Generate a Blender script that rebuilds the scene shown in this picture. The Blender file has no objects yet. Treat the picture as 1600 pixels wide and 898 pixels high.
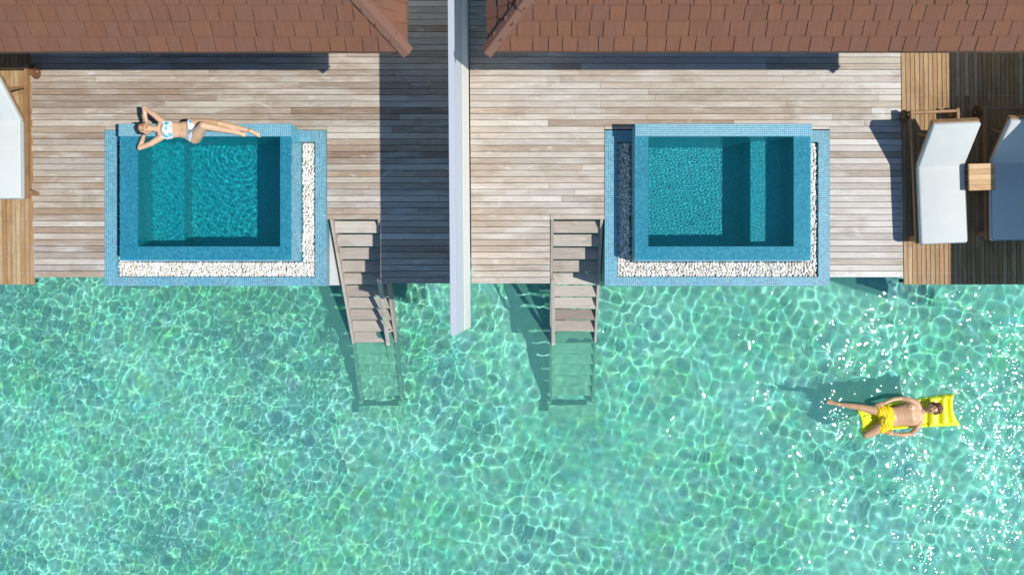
import bpy, bmesh, math, random
import numpy as np
from mathutils import Vector, Matrix, noise as mnoise

S = bpy.context.scene
COL = S.collection
R = math.radians
PI = math.pi

# ------------------------------------------------------------------ camera, sky, sun, exposure
CAM_H = 11.85
cam = bpy.data.objects.new('camera', bpy.data.cameras.new('camera'))
COL.objects.link(cam)
S.camera = cam
cam.location = (0, 0, CAM_H)                       # looks straight down
cam.data.lens = 28
cam.data.sensor_width = 36
cam.data.shift_x = -45 / 1600
cam.data.shift_y = 6 / 1600
cam.data.clip_start = .1
cam.data.clip_end = 3000

SUN = Vector((.63, -.20, 1)).normalized()          # direction towards the sun
world = bpy.data.worlds.new('World')
S.world = world
world.use_nodes = True
wn = world.node_tree
sky = wn.nodes.new('ShaderNodeTexSky')
sky.sky_type = 'NISHITA'
sky.sun_disc = False
sky.sun_elevation = math.asin(SUN.z)
sky.sun_rotation = math.atan2(SUN.x, SUN.y)
sky.air_density = 1.0
sky.dust_density = .1
sky.ozone_density = 2.0
hs = wn.nodes.new('ShaderNodeHueSaturation')        # polarised, deep tropical blue
hs.inputs['Saturation'].default_value = 1.12
wn.links.new(sky.outputs[0], hs.inputs['Color'])
wn.links.new(hs.outputs[0], wn.nodes['Background'].inputs[0])
wn.nodes['Background'].inputs[1].default_value = .155
sl = bpy.data.lights.new('sun', 'SUN')
sl.energy = 4.65
sl.angle = R(.5)
sl.color = (1, .965, .91)
sl.cycles.is_caustics_light = True
so = bpy.data.objects.new('sun', sl)
COL.objects.link(so)
so.location = (8, -3, 12)
so.rotation_euler = SUN.to_track_quat('Z', 'Y').to_euler()

S.view_settings.view_transform = 'Standard'
S.view_settings.look = 'None'
S.view_settings.gamma = 1
S.view_settings.exposure = .0
S.cycles.max_bounces = 8
S.cycles.transmission_bounces = 8
S.cycles.caustics_refractive = True
S.cycles.caustics_reflective = False
S.cycles.sample_clamp_indirect = 4
S.cycles.use_denoising = True
try:
    S.cycles.denoiser = 'OPENIMAGEDENOISE'
except Exception:
    pass

# ------------------------------------------------------------------ helpers
PX = 105.0


def T(px, py):                                     # plan position (deck plane) in metres
    return ((px - 845) / PX, (455 - py) / PX)


def P(px, py, z):                                  # position seen at that pixel at height z
    s = CAM_H / (CAM_H - z)
    return Vector(((px - 845) / PX / s, (455 - py) / PX / s, z))


def link(o, parent=None):
    COL.objects.link(o)
    if parent is not None:
        o.parent = parent
    return o


def obj(name, me, mat=None, parent=None, smooth=False):
    if isinstance(me, bmesh.types.BMesh):
        m = bpy.data.meshes.new(name)
        bmesh.ops.recalc_face_normals(me, faces=me.faces)
        me.to_mesh(m)
        me.free()
        me = m
    o = bpy.data.objects.new(name, me)
    for mt in (mat if isinstance(mat, (list, tuple)) else [mat]):
        if mt is not None:
            me.materials.append(mt)
    if smooth:
        me.polygons.foreach_set('use_smooth', np.ones(len(me.polygons), bool))
    o.cycles.is_caustics_receiver = True
    return link(o, parent)


def tag(o, label=None, cat=None, group=None, kind=None):
    if label: o['label'] = label
    if cat: o['category'] = cat
    if group: o['group'] = group
    if kind: o['kind'] = kind
    return o


def thing(name, label, cat, loc=(0, 0, 0), rz=0, group=None):
    o = bpy.data.objects.new(name, None)
    o.empty_display_size = .2
    link(o)
    o.location = loc
    o.rotation_euler = (0, 0, rz)
    return tag(o, label, cat, group)


def box(bm, x0, x1, y0, y1, z0, z1, bev=0, mat=0, M=None):
    vs = [bm.verts.new((x, y, z)) for z in (z0, z1) for y in (y0, y1) for x in (x0, x1)]
    fs = [bm.faces.new([vs[i] for i in f]) for f in
          ((0, 2, 3, 1), (4, 5, 7, 6), (0, 1, 5, 4), (2, 6, 7, 3), (0, 4, 6, 2), (1, 3, 7, 5))]
    for f in fs: f.material_index = mat
    if M is not None:
        for v in vs: v.co = M @ v.co
    if bev:
        es = list({e for f in fs for e in f.edges})
        bmesh.ops.bevel(bm, geom=es, offset=bev, segments=3 if bev > .012 else 1, affect='EDGES', profile=.5)
    return vs


def beam(bm, a, b, w, h, up=Vector((0, 0, 1)), bev=0):
    a, b = Vector(a), Vector(b)
    d = (b - a)
    L = d.length
    d.normalize()
    x = d.cross(up).normalized()
    z = x.cross(d)
    M = Matrix((x, d, z)).transposed().to_4x4()
    M.translation = a
    return box(bm, -w / 2, w / 2, 0, L, -h / 2, h / 2, bev, M=M)


def tube(bm, pts, rad, n=10, flat=1.0, capr=True):
    """rings along points, one radius each; flat squashes the section along world z"""
    pts = [Vector(p) for p in pts]
    rs = rad if isinstance(rad, (list, tuple)) else [rad] * len(pts)
    rings = []
    for i, p in enumerate(pts):
        d = (pts[min(i + 1, len(pts) - 1)] - pts[max(i - 1, 0)]).normalized()
        x = d.cross(Vector((0, 0, 1)))
        if x.length < .05: x = d.cross(Vector((0, 1, 0)))
        x.normalize()
        y = x.cross(d).normalized()
        rings.append([bm.verts.new(p + x * math.cos(a) * rs[i] + y * math.sin(a) * rs[i] * flat)
                      for a in [2 * PI * k / n for k in range(n)]])
    for a, b in zip(rings, rings[1:]):
        for k in range(n):
            bm.faces.new((a[k], a[(k + 1) % n], b[(k + 1) % n], b[k]))
    bm.faces.new(rings[0][::-1])
    bm.faces.new(rings[-1])


def ell(bm, c, r, M=None, n=20):
    g = bmesh.ops.create_uvsphere(bm, u_segments=n, v_segments=n // 2 + 2, radius=1)
    M = M or Matrix.Identity(3)
    c = Vector(c)
    for v in g['verts']:
        v.co = c + M @ Vector((v.co.x * r[0], v.co.y * r[1], v.co.z * r[2]))


# ------------------------------------------------------------------ materials
class NT:
    def __init__(s, name):
        s.m = bpy.data.materials.new(name)
        s.m.use_nodes = True
        s.t = s.m.node_tree
        s.b = s.t.nodes['Principled BSDF']
        s.out = s.t.nodes['Material Output']

    def n(s, typ, **k):
        nd = s.t.nodes.new('ShaderNode' + typ)
        for a, v in k.items():
            if a.startswith('i_'):
                nd.inputs[a[2:].replace('_', ' ')].default_value = v
            else:
                setattr(nd, a, v)
        return nd

    def l(s, a, b):
        s.t.links.new(a, b)

    def math(s, op, a, b=None, c=None):
        nd = s.n('Math', operation=op)
        for i, v in enumerate((a, b, c)):
            if v is None: continue
            if isinstance(v, (int, float)): nd.inputs[i].default_value = v
            else: s.l(v, nd.inputs[i])
        return nd.outputs[0]

    def mix(s, f, a, b, mode='MIX'):
        nd = s.n('Mix', data_type='RGBA', blend_type=mode)
        for i, v in ((0, f), (6, a), (7, b)):
            if isinstance(v, (int, float)): nd.inputs[i].default_value = v
            elif isinstance(v, (tuple, list)): nd.inputs[i].default_value = (*v[:3], 1)
            else: s.l(v, nd.inputs[i])
        return nd.outputs[2]

    def ramp(s, f, stops):
        nd = s.n('ValToRGB')
        cr = nd.color_ramp
        while len(cr.elements) < len(stops): cr.elements.new(.5)
        for e, (p, c) in zip(cr.elements, stops):
            e.position = p
            e.color = (c, c, c, 1) if isinstance(c, (int, float)) else (*c, 1)
        s.l(f, nd.inputs[0])
        return nd.outputs[0]

    def pos(s, scale=(1, 1, 1), kind='Object'):
        if kind == 'World':
            src = s.n('NewGeometry').outputs['Position']
        else:
            src = s.n('TexCoord').outputs[kind]
        mp = s.n('Mapping')
        mp.inputs['Scale'].default_value = scale
        s.l(src, mp.inputs[0])
        return mp.outputs[0]

    def noise(s, v, scale, detail=4, rough=.55, dist=0):
        nd = s.n('TexNoise')
        nd.inputs['Scale'].default_value = scale
        nd.inputs['Detail'].default_value = detail
        nd.inputs['Roughness'].default_value = rough
        nd.inputs['Distortion'].default_value = dist
        s.l(v, nd.inputs['Vector'])
        return nd.outputs['Fac']

    def bump(s, h, strength, dist=.01):
        b = s.n('Bump')
        b.inputs['Strength'].default_value = strength
        b.inputs['Distance'].default_value = dist
        s.l(h, b.inputs['Height'])
        s.l(b.outputs[0], s.b.inputs['Normal'])

    def fin(s, col=None, rough=.6, spec=.5):
        if col is not None:
            if isinstance(col, (tuple, list)): s.b.inputs['Base Color'].default_value = (*col[:3], 1)
            else: s.l(col, s.b.inputs['Base Color'])
        if isinstance(rough, (int, float)): s.b.inputs['Roughness'].default_value = rough
        else: s.l(rough, s.b.inputs['Roughness'])
        s.b.inputs['Specular IOR Level'].default_value = spec
        return s.m


def plain(name, col, rough=.6, var=.15, scale=20, spec=.5, bump=0):
    t = NT(name)
    n = t.noise(t.pos(), scale)
    c = t.mix(n, tuple(x * (1 - var) for x in col), tuple(min(1, x * (1 + var)) for x in col))
    if bump: t.bump(n, bump)
    return t.fin(c, rough, spec)


def wood(name, tones, axis='X', gray=None, rough=.7, grain=.35, blotch=.4, bleach=False, fine=1.0):
    """board wood: a tone for each board, long grain, blotches of weathering"""
    t = NT(name)
    g = t.n('NewGeometry')
    isl = t.math('FRACT', t.math('ADD', g.outputs['Random Per Island'], t.n('ObjectInfo').outputs['Random']))
    k = len(tones)
    tone = t.ramp(isl, [(i / (k - 1), c) for i, c in enumerate(tones)])
    sc = {'X': (1, 14, 14), 'Y': (14, 1, 14), 'Z': (14, 14, 1)}[axis]
    wp = t.pos(sc, 'World')
    off = t.n('CombineXYZ')                        # every board gets its own piece of grain
    t.l(t.math('MULTIPLY', isl, 37), off.inputs[0]); t.l(t.math('MULTIPLY', isl, 91), off.inputs[1])
    ad = t.n('VectorMath', operation='ADD'); t.l(wp, ad.inputs[0]); t.l(off.outputs[0], ad.inputs[1])
    gr = t.noise(ad.outputs[0], 3.2 * fine, 6, .65, .6)
    gr2 = t.noise(ad.outputs[0], 14 * fine, 3, .6)
    gm = t.math('ADD', t.math('MULTIPLY', gr, .65), t.math('MULTIPLY', gr2, .35))
    c = t.mix(grain, tone, t.ramp(gm, [(.25, .25), (.5, .55), (.75, 1)]), 'OVERLAY')
    sc2 = {'X': (.5, 3, 3), 'Y': (3, .5, 3), 'Z': (3, 3, .5)}[axis]
    ad2 = t.n('VectorMath', operation='ADD'); t.l(t.pos(sc2, 'World'), ad2.inputs[0]); t.l(off.outputs[0], ad2.inputs[1])
    bl = t.noise(ad2.outputs[0], 1.6, 5, .6)
    c = t.mix(t.math('MULTIPLY', t.ramp(bl, [(.5, 0), (.68, 1)]), blotch), c, gray or tuple(min(1, x * 1.35) for x in tones[-1]))
    if bleach:                                     # the eastern half of the deck is more sun-bleached
        sx = t.n('SeparateXYZ'); t.l(g.outputs['Position'], sx.inputs[0])
        big = t.noise(t.pos((.35, .6, 1), 'World'), 1, 3)
        f = t.math('MULTIPLY_ADD', sx.outputs[0], .085, .27)
        f = t.math('ADD', f, t.math('MULTIPLY', t.math('SUBTRACT', big, .5), .9))
        f = t.math('MULTIPLY', t.math('MAXIMUM', t.math('MINIMUM', f, 1), 0), .72)
        c = t.mix(f, c, t.mix(grain * .8, t.mix(isl, (.47, .42, .345), (.80, .78, .72)), t.ramp(gm, [(.3, .3), (.7, 1)]), 'OVERLAY'))
    st = t.noise(t.pos((.9, 1.5, 1) if axis == 'X' else (1.5, .9, 1), 'World'), 1.7, 6, .72, .3)
    c = t.mix(t.math('MULTIPLY', t.ramp(st, [(.52, 0), (.66, 1)]), .42), c, tuple(x * .62 for x in tones[0]) if not bleach else (.24, .17, .11))
    st2 = t.noise(t.pos((1.1, 3.2, 1) if axis == 'X' else (3.2, 1.1, 1), 'World'), 2.3, 6, .75, .6)
    if bleach: c = t.mix(t.math('MULTIPLY', t.ramp(st2, [(.58, 0), (.70, 1)]), .6), c, (.72, .71, .67))
    t.bump(gm, .25, .004)
    return t.fin(c, rough, .25)


def mosaic(name, tones, grout, size=.0285, gw=.12, rough=.25, dirt=.2):
    t = NT(name)
    g = t.n('NewGeometry')
    p = t.n('TexCoord').outputs['Object']
    sc = t.n('VectorMath', operation='MULTIPLY'); t.l(p, sc.inputs[0]); sc.inputs[1].default_value = (1 / size,) * 3
    of = t.n('VectorMath', operation='ADD'); t.l(sc.outputs[0], of.inputs[0]); of.inputs[1].default_value = (.31, .27, .37)
    fr = t.n('VectorMath', operation='FRACTION'); t.l(of.outputs[0], fr.inputs[0])
    fl = t.n('VectorMath', operation='FLOOR'); t.l(of.outputs[0], fl.inputs[0])
    ab = t.n('VectorMath', operation='ABSOLUTE'); t.l(g.outputs['True Normal'], ab.inputs[0])
    sf = t.n('SeparateXYZ'); t.l(fr.outputs[0], sf.inputs[0])
    sn = t.n('SeparateXYZ'); t.l(ab.outputs[0], sn.inputs[0])
    gs = None
    for i in range(3):
        e = t.math('MULTIPLY', t.math('LESS_THAN', sf.outputs[i], gw), t.math('LESS_THAN', sn.outputs[i], .5))
        gs = e if gs is None else t.math('MAXIMUM', gs, e)
    wn_ = t.n('TexWhiteNoise', noise_dimensions='3D'); t.l(fl.outputs[0], wn_.inputs['Vector'])
    k = len(tones)
    c = t.ramp(wn_.outputs['Value'], [(i / (k - 1), x) for i, x in enumerate(tones)])
    c = t.mix(gs, c, grout)
    big = t.noise(t.pos(), 2.2, 5, .6)
    c = t.mix(t.math('MULTIPLY', t.ramp(big, [(.45, 0), (.75, 1)]), dirt), c, (.45, .62, .66))
    t.bump(t.math('SUBTRACT', 1, gs), .25, .002)
    return t.fin(c, rough, .5)


def water_mat(name, tint, rough=.03, gloss=1.0, veil=None, ripple=False):
    t = NT(name)
    t.t.nodes.remove(t.b)
    rf = t.n('BsdfRefraction'); rf.inputs['IOR'].default_value = 1.33; rf.inputs['Roughness'].default_value = 0
    rf.inputs[0].default_value = (*tint, 1)
    gl = t.n('BsdfGlossy'); gl.inputs['Roughness'].default_value = rough
    gl.inputs[0].default_value = (gloss, gloss, gloss, 1)
    fr = t.n('Fresnel'); fr.inputs[0].default_value = 1.33
    mx = t.n('MixShader')
    if ripple:                                     # capillary ripples too fine for the mesh catch the sun
        p = t.pos(kind='World')
        h = t.noise(p, 8, 1, .5)
        bp = t.n('Bump'); bp.inputs['Strength'].default_value = 1; bp.inputs['Distance'].default_value = .018
        t.l(h, bp.inputs['Height']); t.l(bp.outputs[0], gl.inputs['Normal'])
    body = rf.outputs[0]
    if veil:                                       # diffuse share stands in for light scattered in the water, brightening its darks
        df = t.n('BsdfDiffuse'); df.inputs[0].default_value = (*veil[1], 1)
        m2 = t.n('MixShader'); m2.inputs[0].default_value = veil[0]
        t.l(rf.outputs[0], m2.inputs[1]); t.l(df.outputs[0], m2.inputs[2]); body = m2.outputs[0]
    t.l(fr.outputs[0], mx.inputs[0]); t.l(body, mx.inputs[1]); t.l(gl.outputs[0], mx.inputs[2])
    t.l(mx.outputs[0], t.out.inputs[0])
    return t.m


M_deck = wood('weathered_deck_wood', [(.235, .160, .110), (.36, .28, .205), (.275, .215, .17), (.42, .355, .28), (.36, .315, .27), (.31, .215, .14), (.49, .44, .365)],
              'X', (.58, .55, .49), .75, .55, .7, bleach=True)
M_side = wood('honey_deck_wood', [(.27, .145, .06), (.36, .22, .10), (.30, .175, .08), (.46, .33, .18), (.33, .20, .10)], 'Y', (.50, .40, .27), .65, .6, .4)
M_stair = wood('grey_stair_wood', [(.25, .205, .17), (.38, .33, .275), (.31, .265, .22), (.48, .435, .37), (.34, .285, .24)], 'X', (.48, .45, .40), .8, .5, .35)
M_sunk_bright = wood('brightened_sunk_wood', [(.46, .44, .36), (.56, .54, .44), (.50, .48, .39)], 'X', (.68, .66, .55), .8, .5, .35)  # paler stair wood: missing underwater brightness put into the colour
M_teak = wood('lounger_teak', [(.26, .14, .065), (.33, .19, .095), (.29, .165, .08)], 'Y', (.5, .32, .16), .5, .4, .2)
M_wheel = wood('shade_toned_wheel_wood', [(.14, .07, .03), (.18, .09, .04)], 'Y', (.2, .11, .05), .5, .4, .2)  # teak darkened for the wheels, their shade put into the colour
M_table = wood('table_teak', [(.44, .25, .11), (.58, .38, .2), (.50, .30, .14), (.62, .42, .23)], 'X', (.66, .48, .28), .5, .5, .2)
M_mos = mosaic('blue_mosaic', [(.035, .17, .25), (.06, .25, .34), (.09, .32, .42), (.045, .21, .30), (.13, .38, .45)], (.44, .60, .60), dirt=.14)
M_mos_in = mosaic('teal_pool_mosaic', [(.01, .23, .28), (.015, .33, .37), (.02, .40, .43), (.012, .28, .33), (.04, .50, .52)], (.025, .38, .41), dirt=.0)
M_mos_rim = mosaic('wet_rim_mosaic', [(.05, .23, .36), (.08, .34, .48), (.13, .43, .57), (.06, .28, .42), (.22, .52, .62)], (.16, .44, .55), dirt=.12)
M_cap = mosaic('pale_rim_mosaic', [(.03, .21, .33), (.05, .25, .36), (.08, .32, .43)], (.44, .64, .66), gw=.2, dirt=.08)
M_white = plain('white_render', (.76, .77, .77), .7, .05, 6)
M_wall_a = plain('white_wall_paint', (.56, .60, .63), .6, .05, 3)
M_wall_b = plain('cream_wall_paint', (.78, .77, .71), .6, .04, 3)
M_copp = plain('coping_paint', (.44, .465, .51), .55, .05, 5)
M_dark = plain('joist_and_gap_dark', (.05, .045, .04), .8)
M_steel = plain('galvanised_steel', (.45, .45, .45), .35)


def shingle_mat():
    t = NT('brown_shingle')
    g = t.n('NewGeometry')
    c = t.ramp(g.outputs['Random Per Island'], [(0, (.155, .072, .045)), (.3, (.172, .078, .047)), (.55, (.165, .080, .052)), (.8, (.187, .083, .047)), (1, (.168, .073, .043))])
    fine = t.noise(t.pos(kind='World'), 240, 3, .7)
    streak = t.noise(t.pos((8, 1, 1), 'World'), 3, 3)
    c = t.mix(.55, c, t.ramp(fine, [(.3, .15), (.7, .95)]), 'OVERLAY')
    c = t.mix(t.math('MULTIPLY', t.ramp(streak, [(.45, 0), (.7, 1)]), .28), c, (.24, .115, .07))
    t.bump(fine, .5, .003)
    return t.fin(c, .9, .2)


M_shingle = shingle_mat()
M_capsh = plain('hip_cap_shingle', (.20, .105, .072), .9, .22, 120, .2)


def pebble_mat():
    t = NT('white_pebble')
    g = t.n('NewGeometry')
    c = t.ramp(g.outputs['Random Per Island'], [(0, (.62, .56, .46)), (.4, (.76, .73, .66)), (.75, (.84, .82, .77)), (.93, (.70, .60, .48)), (1, (.55, .46, .36))])
    n = t.noise(t.pos(kind='World'), 60, 3)
    c = t.mix(.25, c, t.ramp(n, [(.3, .3), (.7, .9)]), 'OVERLAY')
    return t.fin(c, .6, .3)


M_peb = pebble_mat()
M_gravel_bed = plain('gravel_bed', (.30, .26, .21), .9, .3, 60)


def cushion_mat():
    t = NT('pale_grey_canvas')
    n = t.noise(t.pos(), 3, 4)
    w = t.noise(t.pos(), 320, 2)
    c = t.mix(n, (.53, .55, .515), (.61, .625, .585))
    t.bump(t.math('ADD', t.math('MULTIPLY', w, .04), t.noise(t.pos((1, 1.6, 1)), 5, 3, .5)), .35, .02)
    return t.fin(c, .9, .2)


M_cush = cushion_mat()
M_piping = plain('cushion_piping', (.27, .30, .30), .8, .05)


def seabed_mat():
    t = NT('sandy_seabed')
    p = t.pos(kind='World')

    def warp(amt, sc):
        w = t.n('VectorMath', operation='ADD'); t.l(p, w.inputs[0])
        wc = t.n('TexNoise'); wc.inputs['Scale'].default_value = sc; t.l(p, wc.inputs['Vector'])
        m = t.n('VectorMath', operation='SCALE'); m.inputs[3].default_value = amt
        t.l(wc.outputs['Color'], m.inputs[0]); t.l(m.outputs[0], w.inputs[1])
        return w.outputs[0]
    cells = []
    for sc, am, ws in ((2.9, .5, 2.4), (6.5, .25, 5)):  # coral and rubble mottling, plus refraction and sky-reflection facets put into the colour
        v = t.n('TexVoronoi', feature='F1'); v.inputs['Scale'].default_value = sc
        t.l(warp(am, ws), v.inputs['Vector']); cells.append(v.outputs['Color'])
    a = t.noise(p, .33, 4, .6, .4)
    b = t.noise(p, 1.5, 6, .7, .6)
    f = t.noise(p, 11, 5, .65)
    lil = t.noise(t.pos((.6, .8, 1), 'World'), .9, 3)
    c = t.mix(t.ramp(a, [(.36, 0), (.64, 1)]), (.44, .58, .46), (.84, .83, .85))
    c = t.mix(t.math('MULTIPLY', t.ramp(lil, [(.5, 0), (.7, 1)]), .5), c, (.80, .66, .84))  # lilac patches: sky reflection painted into the bed colour
    c = t.mix(t.math('MULTIPLY', t.ramp(b, [(.48, 0), (.64, 1)]), .5), c, (.28, .46, .35))
    yel = t.noise(t.pos((1.3, .9, 1), 'World'), 1.1, 5, .7)
    c = t.mix(t.math('MULTIPLY', t.ramp(yel, [(.60, 0), (.70, 1)]), .6), c, (.86, .72, .36))
    c = t.mix(.42, c, t.mix(.35, cells[0], (.5, .5, .5)), 'SOFT_LIGHT')
    c = t.mix(.38, c, cells[1], 'SOFT_LIGHT')
    c = t.mix(.5, c, t.ramp(f, [(.3, .2), (.7, .9)]), 'OVERLAY')
    return t.fin(c, .95, 0)


# ------------------------------------------------------------------ setting: seabed and sea
SEA_Z = -1.4


def nonuniform(a, b, step, far):
    core = list(np.arange(a, b + step / 2, step))
    lo, hi, s = [core[0]], [core[-1]], step
    while hi[-1] < far:
        s *= 1.09
        hi.append(hi[-1] + s); lo.append(lo[-1] - s)
    return np.array(lo[:0:-1] + core + hi[1:])


def waves(X, Y, seed, lams, slope, n, bias=None):
    r = np.random.RandomState(seed)
    Z = np.zeros_like(X)
    for _ in range(n):
        lam = lams[0] * (lams[1] / lams[0]) ** r.rand()
        k = 2 * PI / lam
        a = r.rand() * 2 * PI if bias is None else bias + r.randn() * .9
        Z += slope / k * math.sqrt(2 / n) * np.sin(k * (np.cos(a) * X + np.sin(a) * Y) + r.rand() * 6.28)
    return Z


def grid(name, X, Y, Z, mat, parent=None, smooth=True):
    n, m = X.shape
    me = bpy.data.meshes.new(name)
    me.vertices.add(n * m)
    me.vertices.foreach_set('co', np.stack([X, Y, Z], -1).astype(np.float32).ravel())
    i = (np.arange(n - 1)[:, None] * m + np.arange(m - 1)).ravel()
    q = np.stack([i, i + 1, i + m + 1, i + m], -1).ravel()
    me.loops.add(len(q)); me.loops.foreach_set('vertex_index', q)
    me.polygons.add(len(i)); me.polygons.foreach_set('loop_start', np.arange(len(i)) * 4)
    me.polygons.foreach_set('use_smooth', np.full(len(i), smooth))
    me.update()
    me.materials.append(mat)
    o = bpy.data.objects.new(name, me)
    o.cycles.is_caustics_receiver = True
    return link(o, parent)


xs = nonuniform(-9.6, 9.2, .022, 300)
ys = nonuniform(-5.6, 1.6, .022, 300)
X, Y = np.meshgrid(xs, ys)
fade = np.exp(-np.maximum(0, np.maximum(np.abs(X) - 10.2, np.maximum(-Y - 6.4, Y - 2.6))) / 1.2)
Z = waves(X, Y, 3, (.15, .44), .050, 80) + waves(X, Y, 8, (.07, .14), .014, 40) + waves(X, Y, 31, (.065, .13), .034, 40) * np.clip(.45 - .5 * np.tanh((X + 1.5 + np.sin(Y * 1.3)) / 2.2), 0, 1) * (np.abs(fade) > .99)
Z *= .92 + .30 * np.sin(X * .7 + 1 + .8 * np.sin(Y * .6)) * np.sin(Y * .9 + .4 + .9 * np.sin(X * .5)) + .14 * np.sin(X * 1.9 + Y * 1.3)
Z = SEA_Z + Z * fade + waves(X, Y, 5, (.7, 2.4), .055, 24) * np.exp(-np.maximum(0, np.hypot(X, Y) - 12) / 10)
M_sea = water_mat('sea_water', (.60, 1.0, .86), .03, veil=(.17, (.25, .78, .62)), ripple=True)
sea = tag(grid('sea', X, Y, Z, M_sea), kind='structure')
sea.cycles.is_caustics_caster = True
sea.cycles.is_caustics_receiver = False
xs = nonuniform(-10, 10, .12, 300); ys = nonuniform(-6, 4, .12, 300)
X, Y = np.meshgrid(xs, ys)
Z = -2.52 + waves(X, Y, 12, (.8, 4), .05, 20) * np.exp(-np.maximum(0, np.hypot(X, Y) - 11) / 6)
tag(grid('seabed', X, Y, Z, seabed_mat()), kind='structure')

# ------------------------------------------------------------------ decks
random.seed(7)
SK = .012                                          # the building line is turned a touch against the pools
holes = [(164, 510.5, 203.4, 900), (510.4, 594, 343, 900), (860, 945, 343, 900), (945, 1296, 202.4, 900)]


def skew(px, py): return px + (py - 270) * SK


def deck_boards():
    bm = bmesh.new()
    k = -22
    while True:
        y0 = 109.6 + 9.82 * k
        y1 = y0 + 8.95
        k += 1
        ym = (y0 + y1) / 2
        if ym > 441: break
        xl, xr = skew(50, ym), skew(1409.5, ym)
        slips = []
        iv = [(xl, 726.4 + (ym - 270) * .008), (735.5 + (ym - 270) * .008, xr)]
        for hx0, hx1, hy0, hy1 in holes:
            if y1 > hy0 + .5:
                if y0 < hy0 - 2.5:
                    slips.append((max(hx0, xl), hx1, y0, hy0 - .3))
                nv = []
                for a, b in iv:
                    if hx0 > a: nv.append((a, min(b, hx0 - .4)))
                    if hx1 < b: nv.append((max(a, hx1 + .4), b))
                iv = [(a, b) for a, b in nv if b - a > 3]
        for a, b, c0, c1 in slips:
            p0, p1 = T(a, c1), T(b, c0)
            box(bm, p0[0], p1[0], p0[1], p1[1], -.026, 0)
        for a, b in iv:
            if ym > 430 and not (560 < (a + b) / 2 < 900): continue
            x = a
            while x < b - .5:
                L = random.choice((204, 290, 348, 406, 464))
                if x == a: L *= random.choice((.35, .6, .8, 1))
                e = min(b, x + L)
                if b - e < 30: e = b
                p0, p1 = T(x, y1), T(e - .35, y0)
                dz = random.uniform(-.0015, .0015)
                vs = box(bm, p0[0], p1[0], p0[1], p1[1], -.026 + dz, dz)
                x = e
    return bm


deck = tag(obj('deck', deck_boards(), M_deck), kind='structure')
bm = bmesh.new()                                   # joists, edge beams, piles and an added gap-darkening sheet below the boards


def tb(bm, x0, x1, y0, y1, z0, z1, bev=0):
    a, b = T(x0, y1), T(x1, y0)
    box(bm, a[0], b[0], a[1], b[1], z0, z1, bev)


for x0, x1, ya, yb in ((50, 164, -90, 428), (164, 510, -90, 200), (512, 593, -90, 341), (595, 725, -90, 439), (740, 858, -90, 439), (861, 944, -90, 341),
                       (946, 1296, -90, 200), (1298, 1411, -90, 428)):
    n = max(2, round((x1 - x0) / 45))
    for i in range(n + 1):
        x = x0 + 3 + (x1 - x0 - 6) * i / n
        tb(bm, x - 2.6, x + 2.6, ya, yb - 5.5, -.19, -.03)
    tb(bm, x0 + 1, x1 - 1, yb - 5, yb, -.19, -.03)
    tb(bm, x0 + 1, x1 - 1, ya, yb, -.21, -.192)  # added dark sheet: darkens the board gaps, stops light leaking through
for x in (100, 555, 650, 800, 900, 1360):
    for y in (60, 250, 330):
        tb(bm, x - 9, x + 9, y - 9, y + 9, -2.9, -.2)
obj('deck_frame', bm, M_dark, deck)


def side_deck(x0, x1, name):
    bm = bmesh.new()
    y0, y1 = -100, 444.5
    n = round((x1 - x0) / 7.05)
    sbm = bmesh.new()
    for i in range(n):
        a = x0 + 7.05 * i; b = a + 6.05
        cuts = [y0] + sorted(random.sample((20, 150, 298, 386), 1)) + [y1]
        dz = random.uniform(-.002, .002)
        for c, d in zip(cuts, cuts[1:]):
            vs = [bm.verts.new((*T(skew(px, py), py), z)) for z in (-.026 + dz, .001 + dz)
                  for px, py in ((a, c + .15), (b, c + .15), (b, d - .15), (a, d - .15))]
            for f in ((3, 2, 1, 0), (4, 5, 6, 7), (0, 1, 5, 4), (1, 2, 6, 5), (2, 3, 7, 6), (3, 0, 4, 7)):
                bm.faces.new([vs[j] for j in f])
        for sy in (20, 60, 150, 210, 298, 342, 386, 427):
            for u in (.27, .73):
                cx, cy = T(skew(a + 6.05 * u, sy), sy)
                g = bmesh.ops.create_circle(sbm, cap_ends=True, radius=.0055, segments=8)
                for v in g['verts']: v.co += Vector((cx, cy, .0045 + dz))
    o = tag(obj(name, bm, M_side), kind='structure')
    obj('deck_screws', sbm, M_steel, o)
    fb = bmesh.new()
    for yy in (20, 120, 210, 298, 386, 438):
        p = T(x0 + 3, yy + 3); q = T(x1 - 3, yy - 3)
        box(fb, p[0], q[0], p[1], q[1], -.2, -.03)
    for xx in (x0 + 16, x1 - 16):
        for yy in (100, 380):
            p = T(xx - 9, yy + 9); q = T(xx + 9, yy - 9)
            box(fb, p[0], q[0], p[1], q[1], -2.9, -.21)
    obj('deck_frame', fb, M_dark, o)
    return o


side_deck(-180, 49.5, 'deck')
side_deck(1410.5, 1608, 'deck')

# ------------------------------------------------------------------ dividing walls


def privacy_wall(px, label):
    x, y = T(px, 511.5)
    t = thing('privacy_wall', label, 'wall', (x, y, 0), R(.45), 'white walls between the villa terraces')
    L = 7.2
    b = bmesh.new()
    box(b, 0, .062, 0, L, -.03, .93)
    # face boards with fine horizontal laps
    n = 8
    for i in range(n):
        z0 = -.028 + .955 * i / n
        box(b, .0625, .069, .001, L, z0, z0 + .955 / n - .006)
    obj('lower_panel', b, M_wall_b, t)
    b = bmesh.new()
    box(b, .001, .058, .001, L, .935, 1.945)
    for i in range(10):
        z0 = .937 + 1.0 * i / 10
        box(b, .0585, .066, .002, L, z0, z0 + .1 - .009)
    obj('upper_panel', b, M_wall_a, t)
    b = bmesh.new()
    box(b, -.006, .072, -.006, L, 1.948, 2.0, .004)
    obj('coping', b, M_copp, t)
    return t


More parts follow.
